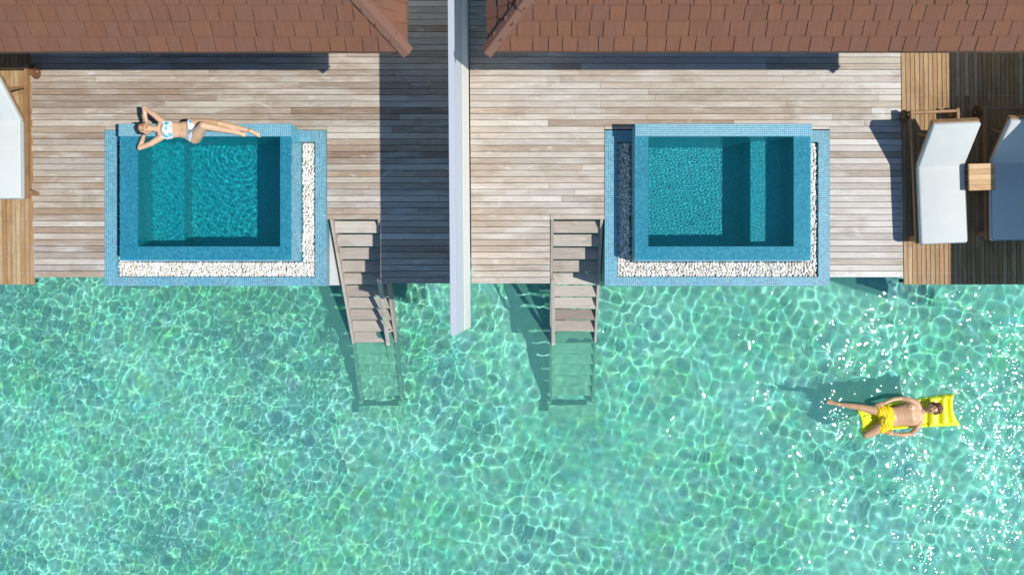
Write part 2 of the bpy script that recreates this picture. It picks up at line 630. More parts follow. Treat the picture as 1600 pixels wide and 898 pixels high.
privacy_wall(728, 'white dividing wall jutting over the sea between the two villa terraces')
privacy_wall(1618, 'white dividing wall past the shaded loungers at the far right')

# ------------------------------------------------------------------ villas with shingle roofs
EAVE = 2.62
SLOPE = .87


def shingles(bm, run, width_at, ex, rng, rows, thick=.008, x_lo=None, x_hi=None):
    """rows of tiles on a plane: local x along the eave, y up-slope in plan; lifted by SLOPE"""
    ca = 1 / math.hypot(1, SLOPE)
    for r in range(rows):
        t0, t1 = r * ex, (r + 1) * ex + .03
        a0, b0 = width_at(t0 + ex / 2)
        x = a0 - rng.random() * .1
        while x < b0:
            w = rng.choice((.16, .18, .2, .22, .235, .26))
            xa, xb = max(x, a0), min(x + w - .009, b0)
            if xb - xa > .03 and (x_lo is None or (xb > x_lo and xa < x_hi)):
                up = rng.choice((0, 0, .004, .008)); lo = rng.uniform(-.004, .004)
                for z0 in (0,):
                    th0, th1 = thick + .012 + up, .002 + up * .3
                    co = []
                    for (xx, tt, th) in ((xa, t0 + lo, th0), (xb, t0 + lo, th0), (xb, t1, th1), (xa, t1, th1)):
                        co.append((xx, tt - SLOPE * ca * th * .8, tt * SLOPE + th * ca))
                    for (xx, tt) in ((xa, t0 + lo), (xb, t0 + lo), (xb, t1), (xa, t1)):
                        co.append((xx, tt, tt * SLOPE - .004))
                    v = [bm.verts.new(c) for c in co]
                    for f in ((0, 1, 2, 3), (7, 6, 5, 4), (0, 4, 5, 1), (1, 5, 6, 2), (2, 6, 7, 3), (3, 7, 4, 0)):
                        bm.faces.new([v[j] for j in f])
            x += w


def villa(x0, x1, ysouth, label, hip_sides, seed):
    """eave rectangle x0..x1 in plan metres, south eave at ysouth"""
    rng = random.Random(seed)
    D = 4.6
    t = thing('villa', label, 'villa', ((x0 + x1) / 2, ysouth + D / 2, 0), 0, 'overwater villas with brown shingle roofs')
    cx, cy = t.location.x, t.location.y
    W = x1 - x0
    ex = .137
    rows = int(D / 2 / ex)
    # roof body
    b = bmesh.new()
    h = D / 2 * SLOPE
    c = [(-W / 2, -D / 2, EAVE), (W / 2, -D / 2, EAVE), (W / 2, D / 2, EAVE), (-W / 2, D / 2, EAVE)]
    v = [b.verts.new(p) for p in c] + [b.verts.new((p[0], p[1], EAVE - .09)) for p in c]
    r0 = b.verts.new((-W / 2 + D / 2, 0, EAVE + h)); r1 = b.verts.new((W / 2 - D / 2, 0, EAVE + h))
    for f in ((v[0], v[1], r1, r0), (v[1], v[2], r1), (v[2], v[3], r0, r1), (v[3], v[0], r0)): b.faces.new(f)
    for i in range(4): b.faces.new((v[i], v[(i + 1) % 4], v[4 + (i + 1) % 4], v[4 + i]))
    b.faces.new(v[4:8])
    roof = obj('roof', b, M_capsh, t)
    b = bmesh.new()
    s = bmesh.new()
    shingles(s, D / 2, lambda q: (-W / 2 + q, W / 2 - q), ex, rng, rows)
    for vv in s.verts: vv.co += Vector((0, -D / 2, EAVE))
    tmp = bpy.data.meshes.new('t'); s.to_mesh(tmp); b.from_mesh(tmp); s.free()
    for side in (1, -1):
        s = bmesh.new()
        shingles(s, D / 2, lambda q: (-D / 2 + q, D / 2 - q), ex, rng, rows)
        for vv in s.verts:
            x, y, z = vv.co
            vv.co = (side * (W / 2 - y), x * side, z + EAVE)
        tmp = bpy.data.meshes.new('t'); s.to_mesh(tmp); b.from_mesh(tmp); s.free()
    obj('shingles', b, M_shingle, roof)
    # hip caps : overlapping folded pieces
    for sx in (1, -1):
        b = bmesh.new()
        n = 6
        P0 = Vector((sx * W / 2, -D / 2, EAVE)); P1 = Vector((sx * (W / 2 - D / 2), 0, EAVE + h))
        d = (P1 - P0).normalized()
        side = Vector((sx * 1, 1, 0)).normalized()
        up = side.cross(d)
        if up.z < 0: up = -up
        Lh = (P1 - P0).length
        for i in range(n):
            a = P0 + d * (Lh * i / n - (.03 if i == 0 else .012)); e = P0 + d * (Lh * (i + 1) / n + .03)
            wd = .078
            pr = []
            for (q, lift) in ((a, .055), (e, .036)):
                row = []
                for (u, k) in ((-1, -.62), (-.08, 0), (.08, 0), (1, -.62)):
                    row.append(q + side * u * wd + up * (lift + k * wd * .92))
                pr.append(row)
            tv = [[b.verts.new(p) for p in row] for row in pr]
            bv = [[b.verts.new(p - up * .02) for p in row] for row in pr]
            for j in range(3):
                b.faces.new((tv[0][j], tv[0][j + 1], tv[1][j + 1], tv[1][j]))
                b.faces.new((bv[0][j], bv[1][j], bv[1][j + 1], bv[0][j + 1]))
                b.faces.new((tv[0][j], bv[0][j], bv[0][j + 1], tv[0][j + 1]))
                b.faces.new((tv[1][j], tv[1][j + 1], bv[1][j + 1], bv[1][j]))
            b.faces.new((tv[0][0], tv[1][0], bv[1][0], bv[0][0])); b.faces.new((tv[0][3], bv[0][3], bv[1][3], tv[1][3]))
        obj('hip_cap', b, M_capsh, roof)
    # walls with glazed doors below
    b = bmesh.new()
    y0 = -D / 2 + .9
    box(b, -W / 2 + .7, W / 2 - .7, y0, D / 2 - .6, 0, EAVE - .1)
    obj('wall', b, M_white, t)
    b = bmesh.new()
    for i in range(-2, 3):
        box(b, i * 1.2 - .04, i * 1.2 + .04, y0 - .05, y0 - .004, .02, 2.2)
    box(b, -2.44, 2.44, y0 - .052, y0 - .004, 2.201, 2.27)
    df = obj('door_frame', b, M_teak, t)
    b = bmesh.new()
    for i in range(-2, 2):
        box(b, i * 1.2 + .045, i * 1.2 + 1.155, y0 - .03, y0 - .01, .03, 2.19)
    obj('pane', b, M_glass, df)
    return t


M_glass = plain('dark_door_glass', (.03, .04, .045), .08, .05)
xc, yc = T(681.4, 163)
villa(-9.9, xc, yc, 'brown shingle roofed villa on the left, its hip beside the white wall', 1, 3)
xc, yc = T(780.5, 162.6)
villa(xc, xc + (1478 - 780.5) / PX, yc, 'brown shingle roofed villa on the right, above the empty pool', -1, 5)

# ------------------------------------------------------------------ plunge pools


def pool(x0, x1, rx0, rx1, ix0, ix1, bench, floor_z, label, seed, wslope, wl, tile_skirt, amp_label, step=.0062):
    """apron x0..x1, raised rim rx0..rx1, opening ix0..ix1 (px), bench side"""
    cx, cy = T((x0 + x1) / 2, 325)
    t = thing('plunge_pool', label, 'pool', (cx, cy, 0), 0, 'blue mosaic plunge pools')

    def lb(b, a0, a1, y0, y1, z0, z1, bev=0):      # px box in pool space
        p, q = T(a0, y1), T(a1, y0)
        box(b, p[0] - cx, q[0] - cx, p[1] - cy, q[1] - cy, z0, z1, bev)
    RZ = .42
    b = bmesh.new()
    w0, w1 = x0 + 19.5, x1 - 17.5
    lb(b, x0, w0, 204, 446.5, -tile_skirt, .008)
    lb(b, w1, x1, 204, 446.5, -tile_skirt, .008)
    lb(b, w0 + .02, w1 - .02, 432.5, 446.5, -tile_skirt, .0079)
    lb(b, w0 + .02, rx0 - .05, 204, 222, -tile_skirt, .0079)
    lb(b, rx1 + .05, w1 - .02, 204, 222, -tile_skirt, .0079)
    obj('apron', b, M_mos, t)
    if tile_skirt < .9:
        b = bmesh.new()
        lb(b, x0 + 1, x1 - .6, 205, 445, -.95, -tile_skirt - .002)
        # leave the basin volume to itself : walls only
        b.free(); b = bmesh.new()
        lb(b, x0 + 1, x0 + 12, 205, 445, -.95, -tile_skirt - .002)
        lb(b, x1 - 12, x1 - .6, 205, 445, -.95, -tile_skirt - .002)
        lb(b, x0 + 12.05, x1 - 12.05, 434, 445, -.95, -tile_skirt - .002)
        obj('base', b, M_white, t)
    b = bmesh.new()
    lb(b, w0 - 1, w1 + 1, 408.8, 433, -.16, -.075)
    lb(b, w0 - 1, rx0 - .05, 221, 408.75, -.16, -.075)
    lb(b, rx1 + .05, w1 + 1, 221, 408.75, -.16, -.075)
    obj('gravel_tray', b, M_gravel_bed, t)
    # basin
    b = bmesh.new()
    fz = floor_z
    lb(b, rx0, ix0, 204, 408.7, fz - .12, RZ)
    lb(b, ix1, rx1, 204, 408.7, fz - .12, RZ)
    lb(b, ix0 + .01, ix1 - .01, 387.5, 408.69, fz - .12, RZ - .0005)
    lb(b, ix0 + .01, ix1 - .01, 204.01, 222.5, fz - .12, RZ - .0005)
    lb(b, ix0 - 1, ix1 + 1, 203.9, 408.6, fz - .2, fz - .0)
    if bench < 0: lb(b, ix0 + .02, ix0 + 49.7, 222.52, 387.48, fz + .003, RZ - .61)
    else: lb(b, ix1 - 55, ix1 - .02, 222.52, 387.48, fz + .003, RZ - .50)
    basin = obj('basin', b, [M_mos_rim, M_mos_in], t)
    me = basin.data
    c = np.zeros(len(me.polygons) * 3); me.polygons.foreach_get('center', c); c = c.reshape(-1, 3)
    mi = np.zeros(len(me.polygons), int)
    fx0, fx1 = T(ix0, 0)[0] - cx, T(ix1, 0)[0] - cx
    gy0, gy1 = T(0, 387.5)[1] - cy, T(0, 222.5)[1] - cy
    for i, q in enumerate(c):
        if fx0 - .012 < q[0] < fx1 + .012 and gy0 - .012 < q[1] < gy1 + .012 and q[2] < RZ - .01: mi[i] = 1
    me.polygons.foreach_set('material_index', mi)
    b = bmesh.new()
    lb(b, rx0 - .2, rx1 + .2, 203.7, 222.6, RZ + .001, RZ + .045, .004)
    obj('rim_cap', b, M_cap, t)
    # water film over the rim and the basin
    p, q = T(rx0 + .3, 408.2), T(rx1 - .3, 222.9)
    gx = np.arange(p[0], q[0] + .004, (q[0] - p[0]) / round((q[0] - p[0]) / step)) - cx
    gy = np.arange(p[1], q[1] + .004, (q[1] - p[1]) / round((q[1] - p[1]) / step)) - cy
    X, Y = np.meshgrid(gx, gy)
    inside = 1 / (1 + np.exp(-(np.minimum(np.minimum(X - fx0, fx1 - X), np.minimum(Y - gy0, gy1 - Y)) + .04) / .03))
    Z = waves(X, Y, seed, wl, wslope, 40)
    if bench < 0:                                  # rings spreading from where an elbow touches
        for (ex_, ey_, am, lam) in ((fx1 - .4, gy1 - .3, .00013, .07), (fx0 + .35, gy0 + .5, .00014, .066), (fx1 - .1, gy0 + .2, .00013, .08)):
            r = np.hypot(X - ex_, Y - ey_)
            Z += am * np.sin(2 * PI * r / lam) * np.exp(-((r - .35) / .35) ** 2)
    Z = RZ + .013 + np.clip(Z, -.01, .012) * (inside * .9 + .1)
    wo = grid('water', X, Y, Z, M_pool, t)
    wo.cycles.is_caustics_caster = True
    wo.cycles.is_caustics_receiver = False
    # pebbles
    rng = random.Random(seed)
    b = bmesh.new()
    areas = [(w0, w1, 409.5, 432), (rx1 + .3, w1, 222.8, 409.5), (w0, rx0 - .3, 222.8, 409.5)]
    base = bmesh.new()
    bmesh.ops.create_icosphere(base, subdivisions=2, radius=1)
    bv = [v.co.copy() for v in base.verts]; bf = [[v.index for v in f.verts] for f in base.faces]
    base.free()
    for (a0, a1, y0, y1) in areas:
        for layer in range(2):
            st = 4.1 if layer == 0 else 4.6
            yy = y0 + 1.6
            while yy < y1 - 1:
                xx = a0 + 1.8 + rng.random() * 2
                while xx < a1 - 1.4:
                    jx, jy = xx + rng.uniform(-1, 1), yy + rng.uniform(-1, 1)
                    jx = min(max(jx, a0 + 2), a1 - 2); jy = min(max(jy, y0 + 2), y1 - 2)
                    rr = rng.uniform(.017, .027)
                    sc = (rr * rng.uniform(.9, 1.3), rr * rng.uniform(.7, 1), rr * rng.uniform(.55, .8))
                    rot = Matrix.Rotation(rng.random() * PI, 3, 'Z') @ Matrix.Rotation(rng.uniform(-.5, .5), 3, 'X') @ Matrix.Rotation(rng.uniform(-.4, .4), 3, 'Y')
                    px, py = T(jx, jy)
                    off = Vector((px - cx, py - cy, -.06 + layer * .022 + rng.uniform(-.004, .012)))
                    s3 = rng.random() * 50
                    vs = []
                    for v0 in bv:
                        k = 1 + .16 * mnoise.noise(v0 * 1.1 + Vector((s3, 0, 0)))
                        vs.append(b.verts.new(rot @ Vector((v0.x * sc[0] * k, v0.y * sc[1] * k, v0.z * sc[2] * k)) + off))
                    for f in bf: b.faces.new([vs[j] for j in f])
                    xx += st * rng.uniform(.85, 1.15)
                yy += st * .85
    o = obj('pebbles', b, M_peb, None, True)
    o.location = t.location
    tag(o, amp_label, 'pebbles', kind='stuff')
    return t


M_pool = water_mat('pool_water', (.66, .96, .99), .02, veil=(.05, (.01, .50, .55)))
pool(164, 510, 211, 470.5, 238.3, 452.4, -1, -.54, 'blue mosaic plunge pool with a sunbathing woman on its rim', 4, .015, (.05, .24), .18,
     'white pebbles around the pool where the woman lies')
pool(945, 1296, 986.8, 1252, 1007, 1226, 1, -.78, 'empty blue mosaic plunge pool, nobody on its rim', 9, .010, (.03, .08), 1.0,
     'white pebbles around the empty pool', .005)

# ------------------------------------------------------------------ stairs into the sea


def stairs(x0, x1, label, rail_pts, tie):
    cx, cy = T((x0 + x1) / 2, 343)
    t = thing('sea_stairs', label, 'stairs', (cx, cy, 0), 0, 'wooden stairs going down into the sea')
    W = (x1 - x0) / PX
    run, rise = .192, .14
    N = 15
    for sx in (-1, 1):
        b = bmesh.new()
        xo = sx * (W / 2 - .022)
        # plumb-cut stringer board
        zt, zb = .0, -.24
        L = run * N + .12
        co = [(0, zt), (0, zb), (L, zb - L * rise / run), (L, zt - L * rise / run)]
        vs = [b.verts.new((xo + w, -y, z)) for w in (-.019, .019) for y, z in co]
        for f in ((3, 2, 1, 0), (4, 5, 6, 7), (0, 1, 5, 4), (1, 2, 6, 5), (2, 3, 7, 6), (3, 0, 4, 7)):
            b.faces.new([vs[j] for j in f])
        obj('stringer', b, M_stair, t)
    rng = random.Random(int(x0))
    for i in range(N):
        b = bmesh.new()
        y1 = -run * i - .010; z = -rise * (i + 1)
        box(b, -W / 2 + .043, W / 2 - .043, y1 - .178, y1, z - .034, z + rng.uniform(-.002, .002), .003)
        obj('tread', b, M_stair if i < 10 else M_sunk_bright, t)
    # footing frame standing on the seabed
    yb = -run * N - .1; zb = -rise * N
    for sx in (-1, 1):
        b = bmesh.new()
        box(b, sx * W / 2 - .03, sx * W / 2 + .03, yb - .05, yb + .05, -2.95, zb - .12)
        obj('footing', b, M_sunk_bright, t)
    b = bmesh.new()
    box(b, -W / 2 - .02, W / 2 + .02, yb - .26, yb - .055, zb - .06, zb - .02)
    obj('bottom_plate', b, M_sunk_bright, t)
    b = bmesh.new()
    pts = [Vector(p) - Vector((cx, cy, 0)) for p in rail_pts]
    for a, e in zip(pts, pts[1:]):
        beam(b, a, e, .064, .045, bev=.008)
    hr = obj('handrail', b, [M_stair, M_sunk_bright], t)
    for pl in hr.data.polygons:
        if pl.center.z < SEA_Z: pl.material_index = 1
    b = bmesh.new()
    p = pts[0]
    beam(b, p + Vector((0, -.03, -.62)), p + Vector((0, -.03, -.025)), .045, .045, Vector((0, 1, 0)))
    obj('post', b, M_stair, hr)
    b = bmesh.new()
    m = pts[0].lerp(pts[1], .82)
    beam(b, m + Vector((0, 0, -.02)), (tie * (W / 2 - .03), m.y + .03, m.z - .16), .035, .035)
    obj('brace', b, M_stair, hr)
    return t


stairs(515, 594.5, 'grey wooden stairs beside the left pool, handrail crossing their lower half', [P(593, 436, -.08), P(606, 535, -1.38), (T(580, 645)[0], T(580, 645)[1], -2.34)], 1)
stairs(860.5, 942.5, 'grey wooden stairs beside the empty pool, handrail along their left edge', [P(863.5, 436, -.08), P(864.3, 535, -1.38), (T(867, 645)[0], T(867, 645)[1], -2.34)], -1)

# ------------------------------------------------------------------ loungers and table


def rbox(x0, x1, y0, y1, z0, z1, bev, M=None, sag=0):
    b = bmesh.new()
    box(b, x0, x1, y0, y1, z0, z1, bev, M=M)
    return b


def make_lounger():
    t = thing('sun_lounger', 'x', 'sun lounger', group='sun loungers on the brown side decks')
    W = .335
    b = rbox(-W, W, -1.14, -.004, .292, .385, .028)
    mt = obj('mattress', b, M_cush, t, True)
    ang = math.atan2(.51, .53)
    Mb = Matrix.Translation((0, .004, .292)) @ Matrix.Rotation(ang, 4, 'X')
    b = rbox(-W, W, .0, .735, 0, .093, .028, M=Mb)
    obj('back_cushion', b, M_cush, t, True)
    b = bmesh.new()
    for z in (.372, .305):
        e = .004
        tube(b, [(W - .012, -1.125, z), (W - .004, -1.1, z), (W - .003, -.02, z)], .0065, 6)
        tube(b, [(-W + .012, -1.125, z), (-W + .004, -1.1, z), (-W + .003, -.02, z)], .0065, 6)
        tube(b, [(-W + .02, -1.136, z), (W - .02, -1.136, z)], .0065, 6)
    obj('piping', b, M_piping, mt)
    b = bmesh.new()
    for s in (-1, 1):
        box(b, s * W - .02, s * W + .02, -1.12, .82, .205, .27, .004)
    box(b, -W + .021, W - .021, -1.12, -1.08, .205, .27)
    box(b, -W + .021, W - .021, .765, .80, .215, .265)
    for i in range(9):
        box(b, -W + .021, W - .021, -1.04 + i * .125, -.97 + i * .125, .262, .285)
    obj('frame', b, M_teak, t)
    b = bmesh.new()
    Mf = Matrix.Translation((0, .004, .272)) @ Matrix.Rotation(ang, 4, 'X')
    for s in (-1, 1): box(b, s * (W - .03) - .018, s * (W - .03) + .018, .02, .74, -.02, .012, M=Mf)
    for i in range(6): box(b, -W + .05, W - .05, .05 + i * .125, .11 + i * .125, -.008, .010, M=Mf)
    box(b, -W + .012, W - .012, .741, .765, -.02, .05, M=Mf)
    beam(b, (-W + .06, .5, .235), (-W + .06, .36, .60), .025, .025)
    beam(b, (W - .06, .5, .235), (W - .06, .36, .60), .025, .025)
    box(b, -W + .05, W - .05, .48, .51, .225, .25)
    obj('backrest_frame', b, M_teak, t)
    for s in (-1, 1):
        b = bmesh.new()
        box(b, s * W - .024, s * W + .024, -1.06, -1.0, 0.001, .203, .003)
        obj('leg', b, M_teak, t)
        b = bmesh.new()
        box(b, s * (W - .035) - .018, s * (W - .035) + .018, .72, .78, .06, .203, .003)
        obj('leg', b, M_teak, t)
        b = bmesh.new()
        g = bmesh.ops.create_cone(b, cap_ends=True, segments=36, radius1=.1, radius2=.1, depth=.036,
                                  matrix=Matrix.Translation((s * (W + .048), .76, .1)) @ Matrix.Rotation(PI / 2, 4, 'Y'))
        bmesh.ops.bevel(b, geom=[e for e in b.edges if len(e.link_faces) == 2 and any(len(f.verts) > 8 for f in e.link_faces)], offset=.006, segments=2, affect='EDGES')
        wl = obj('wheel', b, M_wheel, t)
        b = bmesh.new()
        tube(b, [(s * (W - .05), .76, .1), (s * (W + .073), .76, .1)], .012, 10)
        obj('axle', b, M_steel, wl)
    return t


def copy_tree(o, parent=None):
    c = o.copy(); COL.objects.link(c); c.parent = parent
    for ch in list(o.children): copy_tree(ch, c)
    return c


loungers = []
for i, (px, py, rz, lab) in enumerate(((1450.5, 263, 2.4, 'sun lounger in full sun with pale grey cushion, left of the small table'),
                                       (1561, 258, .6, 'sun lounger lying mostly in blue shade, right of the small table'),
                                       (23.5, 195.6, .6, 'pale cushioned sun lounger alone on the left brown deck, cut by the photo edge'))):
    o = make_lounger() if i == 0 else copy_tree(loungers[0])
    o.location = (*T(px, py), .004)
    o.rotation_euler = (0, 0, R(rz))
    o['label'] = lab
    loungers.append(o)

tx, ty = T(1505, 284)
t = thing('side_table', 'small square teak side table between the two right-hand loungers', 'table', (tx, ty, .004), R(1.5))
b = bmesh.new()
for i in range(5):
    box(b, -.187, .187, -.19 + i * .076, -.19 + i * .076 + .0752, .478, .506, .003)
obj('tabletop', b, M_table, t)
M_wire = plain('brushed_wire', (.42, .34, .26), .4)
for sx in (-1, 1):
    for sy in (-1, 1):
        b = bmesh.new()
        tube(b, [(sx * .15, sy * .15, .477), (sx * .155, sy * .06, .0), (sx * .155, sy * .045, 0.002), (sx * .15, sy * .02, .477)], .006, 8)
        obj('leg', b, M_wire, t)

# ------------------------------------------------------------------ inflatable mattress
YEL = plain('yellow_vinyl', (.88, .86, .012), .42, .04, 5, .6)


def PZ(zx, zy, z):                                 # point measured on the enlarged view of the man
    return P(1260 + zx / 5.714, 580 + zy / 5.714, z)


fl_c = PZ(920, 390, -1.36)
fl = thing('inflatable_mattress', 'bright yellow inflatable mattress floating under the man', 'air mattress', (fl_c.x, fl_c.y, -1.4))


def float_sheet(name, u0, u1, profile, nu, nv, zoff=0):
    """closed cushion between stations u0..u1 along the mattress; v across"""
    top_l = [(455, 350), (700, 292), (1010, 240), (1180, 214), (1320, 195)]
    bot_l = [(490, 542), (700, 528), (1010, 500), (1180, 494), (1380, 484)]
    us = [0, .27, .62, .80, 1]

    def at(u, v):
        a = (np.interp(u, us, [p[0] for p in top_l]), np.interp(u, us, [p[1] for p in top_l]))
        b = (np.interp(u, us, [p[0] for p in bot_l]), np.interp(u, us, [p[1] for p in bot_l]))
        zx, zy = a[0] + (b[0] - a[0]) * v, a[1] + (b[1] - a[1]) * v
        zx -= 48 * (4 * v * (1 - v)) * max(0, (u - .8) / .2) ** 2     # hollow head end
        zx += 28 * (4 * v * (1 - v)) * max(0, (.15 - u) / .15) ** 2
        zb = -1.392 + .015 * u
        return PZ(zx, zy, -1.36), zb
    top, bot = [], []
    bm = bmesh.new()
    for i in range(nu + 1):
        u = u0 + (u1 - u0) * i / nu
        rt, rb = [], []
        for j in range(nv + 1):
            v = j / nv
            p, zb = at(u, v)
            h = profile((u - u0) / (u1 - u0), v)
            rt.append(bm.verts.new((p.x - fl_c.x, p.y - fl_c.y, zb + 1.4 + zoff + h)))
            rb.append(bm.verts.new((p.x - fl_c.x, p.y - fl_c.y, zb + 1.4 + zoff - h * .6 - .002)))
        top.append(rt); bot.append(rb)
    for i in range(nu):
        for j in range(nv):
            bm.faces.new((top[i][j], top[i + 1][j], top[i + 1][j + 1], top[i][j + 1]))
            bm.faces.new((bot[i][j], bot[i][j + 1], bot[i + 1][j + 1], bot[i + 1][j]))
    for i in range(nu):
        for j in (0, nv):
            bm.faces.new((top[i][j], bot[i][j], bot[i + 1][j], top[i + 1][j]))
    for j in range(nv):
        for i in (0, nu):
            bm.faces.new((top[i][j], top[i][j + 1], bot[i][j + 1], bot[i][j]))
    return obj(name, bm, YEL, fl, True)


def pf_body(u, v):
    tube_n = 5
    side = min(v, 1 - v)
    if side < .13:
        h = .062 * math.sqrt(max(0, 1 - ((side - .065) / .066) ** 2))
    else:
        ph = (v - .13) / .74 * tube_n
        h = .026 * math.sqrt(max(0, 1 - (2 * (ph % 1) - 1) ** 2)) * .9 + .004
    e = min(u * 14, (1 - u) * 14, 1)
    cr = 1 + .10 * math.sin(u * 60 + v * 9) * max(0, 1 - u * 5)
    return .004 + h * math.sqrt(max(0, e)) * cr * (.72 + .28 * min(1, u * 4))


def pf_pillow(u, v):
    side = min(v, 1 - v)
    ph = (u * 3) % 1
    h = (.066, .085, .075)[min(2, int(u * 3))] * math.sqrt(max(0, 1 - (2 * ph - 1) ** 2)) ** .8
    if side < .15:
        h = max(h, .066 * math.sqrt(max(0, 1 - ((side - .075) / .077) ** 2)) * min(1, math.sqrt(max(0, 1 - u)) * 2.2))
    return .004 + h * min(1, math.sqrt(side * 12))


float_sheet('lie_section', 0, .70, pf_body, 120, 96)
float_sheet('pillow', .705, 1, pf_pillow, 90, 80, .004)

# ------------------------------------------------------------------ people


def basis(u, f):
    """columns: side, along-head (u), face direction (f)"""
    u = Vector(u).normalized(); f = Vector(f); f = (f - u * f.dot(u)).normalized()
    return Matrix((u.cross(f), u, f)).transposed()


def capsule(bm, a, b, ra, rb, flat=1.0, n=16, k=7):
    """tapered limb with round ends; flat squashes it along world z about its own axis"""
    a, b = Vector(a), Vector(b)
    d = (b - a)
    L = max(d.length, 1e-5)
    d.normalize()
    x = d.cross(Vector((0, 0, 1)))
    if x.length < .1: x = d.cross(Vector((0, 1, 0)))
    x.normalize()
    y = x.cross(d).normalized()
    rings = []
    st = []
    for i in range(k): 
        t_ = PI / 2 * (1 - i / k); st.append((-math.sin(t_) * ra, math.cos(t_) * ra))
    for i in range(7):
        q = i / 6; st.append((q * L, ra + (rb - ra) * q))
    for i in range(1, k + 1):
        t_ = PI / 2 * i / k; st.append((L + math.sin(t_) * rb, math.cos(t_) * rb))
    for s_, r_ in st:
        r_ = max(r_, 1e-4)
        rings.append([bm.verts.new(a + d * s_ + x * math.cos(w) * r_ + y * math.sin(w) * r_ * flat) for w in [2 * PI * j / n for j in range(n)]])
    for p, q in zip(rings, rings[1:]):
        for j in range(n): bm.faces.new((p[j], p[(j + 1) % n], q[(j + 1) % n], q[j]))
    bm.faces.new(rings[0][::-1]); bm.faces.new(rings[-1])


def chain(bm, pts, rad, flat=1.0):
    for (a, b, ra, rb) in zip(pts, pts[1:], rad, rad[1:]): capsule(bm, a, b, ra, rb, flat)


def hand(bm, wrist, palm_dir, up, thumb_side, curl=.5, size=1.0):
    """palm plus five fingers; palm_dir = towards fingertips, up = back of the hand"""
    w = Vector(wrist); d = Vector(palm_dir).normalized(); u = Vector(up); u = (u - d * u.dot(d)).normalized(); s = d.cross(u) * thumb_side
    M = Matrix((s, d, u)).transposed()
    ell(bm, w + d * .045 * size, (.038 * size, .052 * size, .015 * size), M)
    for i, (off, L) in enumerate(((.027, .068), (.009, .076), (-.009, .071), (-.026, .056))):
        k = w + d * .083 * size + s * off * size
        a1 = curl * .6; a2 = curl * 1.5
        p1 = k + (d * math.cos(a1) - u * math.sin(a1) + s * off * 2.2) * L * .5 * size
        p2 = p1 + (d * math.cos(a2) - u * math.sin(a2) + s * off * 1.2) * L * .5 * size
        chain(bm, [k - d * .02 * size, k, p1, p2], [.0092 * size, .0088 * size, .0082 * size, .0068 * size])
    b0 = w + d * .02 * size + s * .022 * size
    b1 = b0 + (d * .7 + s * .75 - u * .2).normalized() * .04 * size
    b2 = b1 + (d * .95 + s * .25 - u * .3).normalized() * .032 * size
    chain(bm, [b0, b1, b2], [.012 * size, .0105 * size, .0082 * size])


def foot(bm, ankle, toe_dir, sole, size=1.0):
    """toe_dir along the foot, sole = direction the sole faces"""
    a = Vector(ankle); d = Vector(toe_dir).normalized(); s = Vector(sole); s = (s - d * s.dot(d)).normalized(); x = d.cross(s)
    heel = a - d * .045 * size + s * .035 * size
    chain(bm, [a, heel], [.036 * size, .031 * size])
    mid = a + d * .07 * size + s * .03 * size
    ball = a + d * .125 * size + s * .045 * size
    chain(bm, [a, mid, ball], [.036 * size, .030 * size, .026 * size])
    chain(bm, [heel, ball + x * .018 * size], [.028 * size, .022 * size]); chain(bm, [heel, ball - x * .018 * size], [.028 * size, .022 * size])
    for i, (o, L, r_) in enumerate(((.027, .05, .0125), (.010, .046, .009), (-.004, .042, .0085), (-.017, .037, .008), (-.028, .03, .0075))):
        b0 = ball + x * o * size
        chain(bm, [b0, b0 + (d * L + s * .004) * size], [.013 * size, r_ * size])


def head(bm, c, u, f, size=1.0, smile=True):
    M = basis(u, f)
    c = Vector(c)

    def q(x, y, z): return c + M @ (Vector((x, y, z)) * size)
    ell(bm, q(0, .025, -.012), (.074 * size, .090 * size, .090 * size), M)      # skull
    ell(bm, q(0, -.035, .018), (.059 * size, .072 * size, .064 * size), M)      # face
    ell(bm, q(0, -.088, .030), (.030 * size, .024 * size, .034 * size), M)      # chin
    capsule(bm, q(-.045, -.05, -.01), q(-.02, -.088, .02), .026 * size, .022 * size); capsule(bm, q(.045, -.05, -.01), q(.02, -.088, .02), .026 * size, .022 * size)
    capsule(bm, q(-.03, .022, .066), q(.03, .022, .066), .014 * size, .014 * size)   # brow
    chain(bm, [q(0, .012, .078), q(0, -.014, .092), q(0, -.028, .100)], [.008 * size, .010 * size, .013 * size])  # nose
    ell(bm, q(-.011, -.031, .090), (.009 * size,) * 3); ell(bm, q(.011, -.031, .090), (.009 * size,) * 3)
    for s in (-1, 1):
        ell(bm, q(s * .034, -.018, .060), (.022 * size, .018 * size, .018 * size), M)  # cheek
        ell(bm, q(s * .031, .004, .064), (.014 * size, .009 * size, .011 * size), M)   # lid
        ell(bm, q(s * .075, -.006, -.012), (.009 * size, .030 * size, .018 * size), M) # ear
    ell(bm, q(0, -.055, .078), (.024 * size, .006 * size, .011 * size), M)
    ell(bm, q(0, -.064, .075), (.020 * size, .0065 * size, .012 * size), M)
    return q


def remesh(bm, name, voxel, smooth=8):
    me = bpy.data.meshes.new(name); bm.to_mesh(me); bm.free()
    o = bpy.data.objects.new(name, me); COL.objects.link(o)
    m = o.modifiers.new('r', 'REMESH'); m.mode = 'VOXEL'; m.voxel_size = voxel; m.use_smooth_shade = True
    if smooth:
        m = o.modifiers.new('s', 'SMOOTH'); m.factor = .5; m.iterations = smooth
    dg = bpy.context.evaluated_depsgraph_get()
    out = bpy.data.meshes.new_from_object(o.evaluated_get(dg))
    bpy.data.objects.remove(o, do_unlink=True)
    out.name = name
    return out


def verts(me):
    c = np.zeros(len(me.vertices) * 3); me.vertices.foreach_get('co', c); return c.reshape(-1, 3)


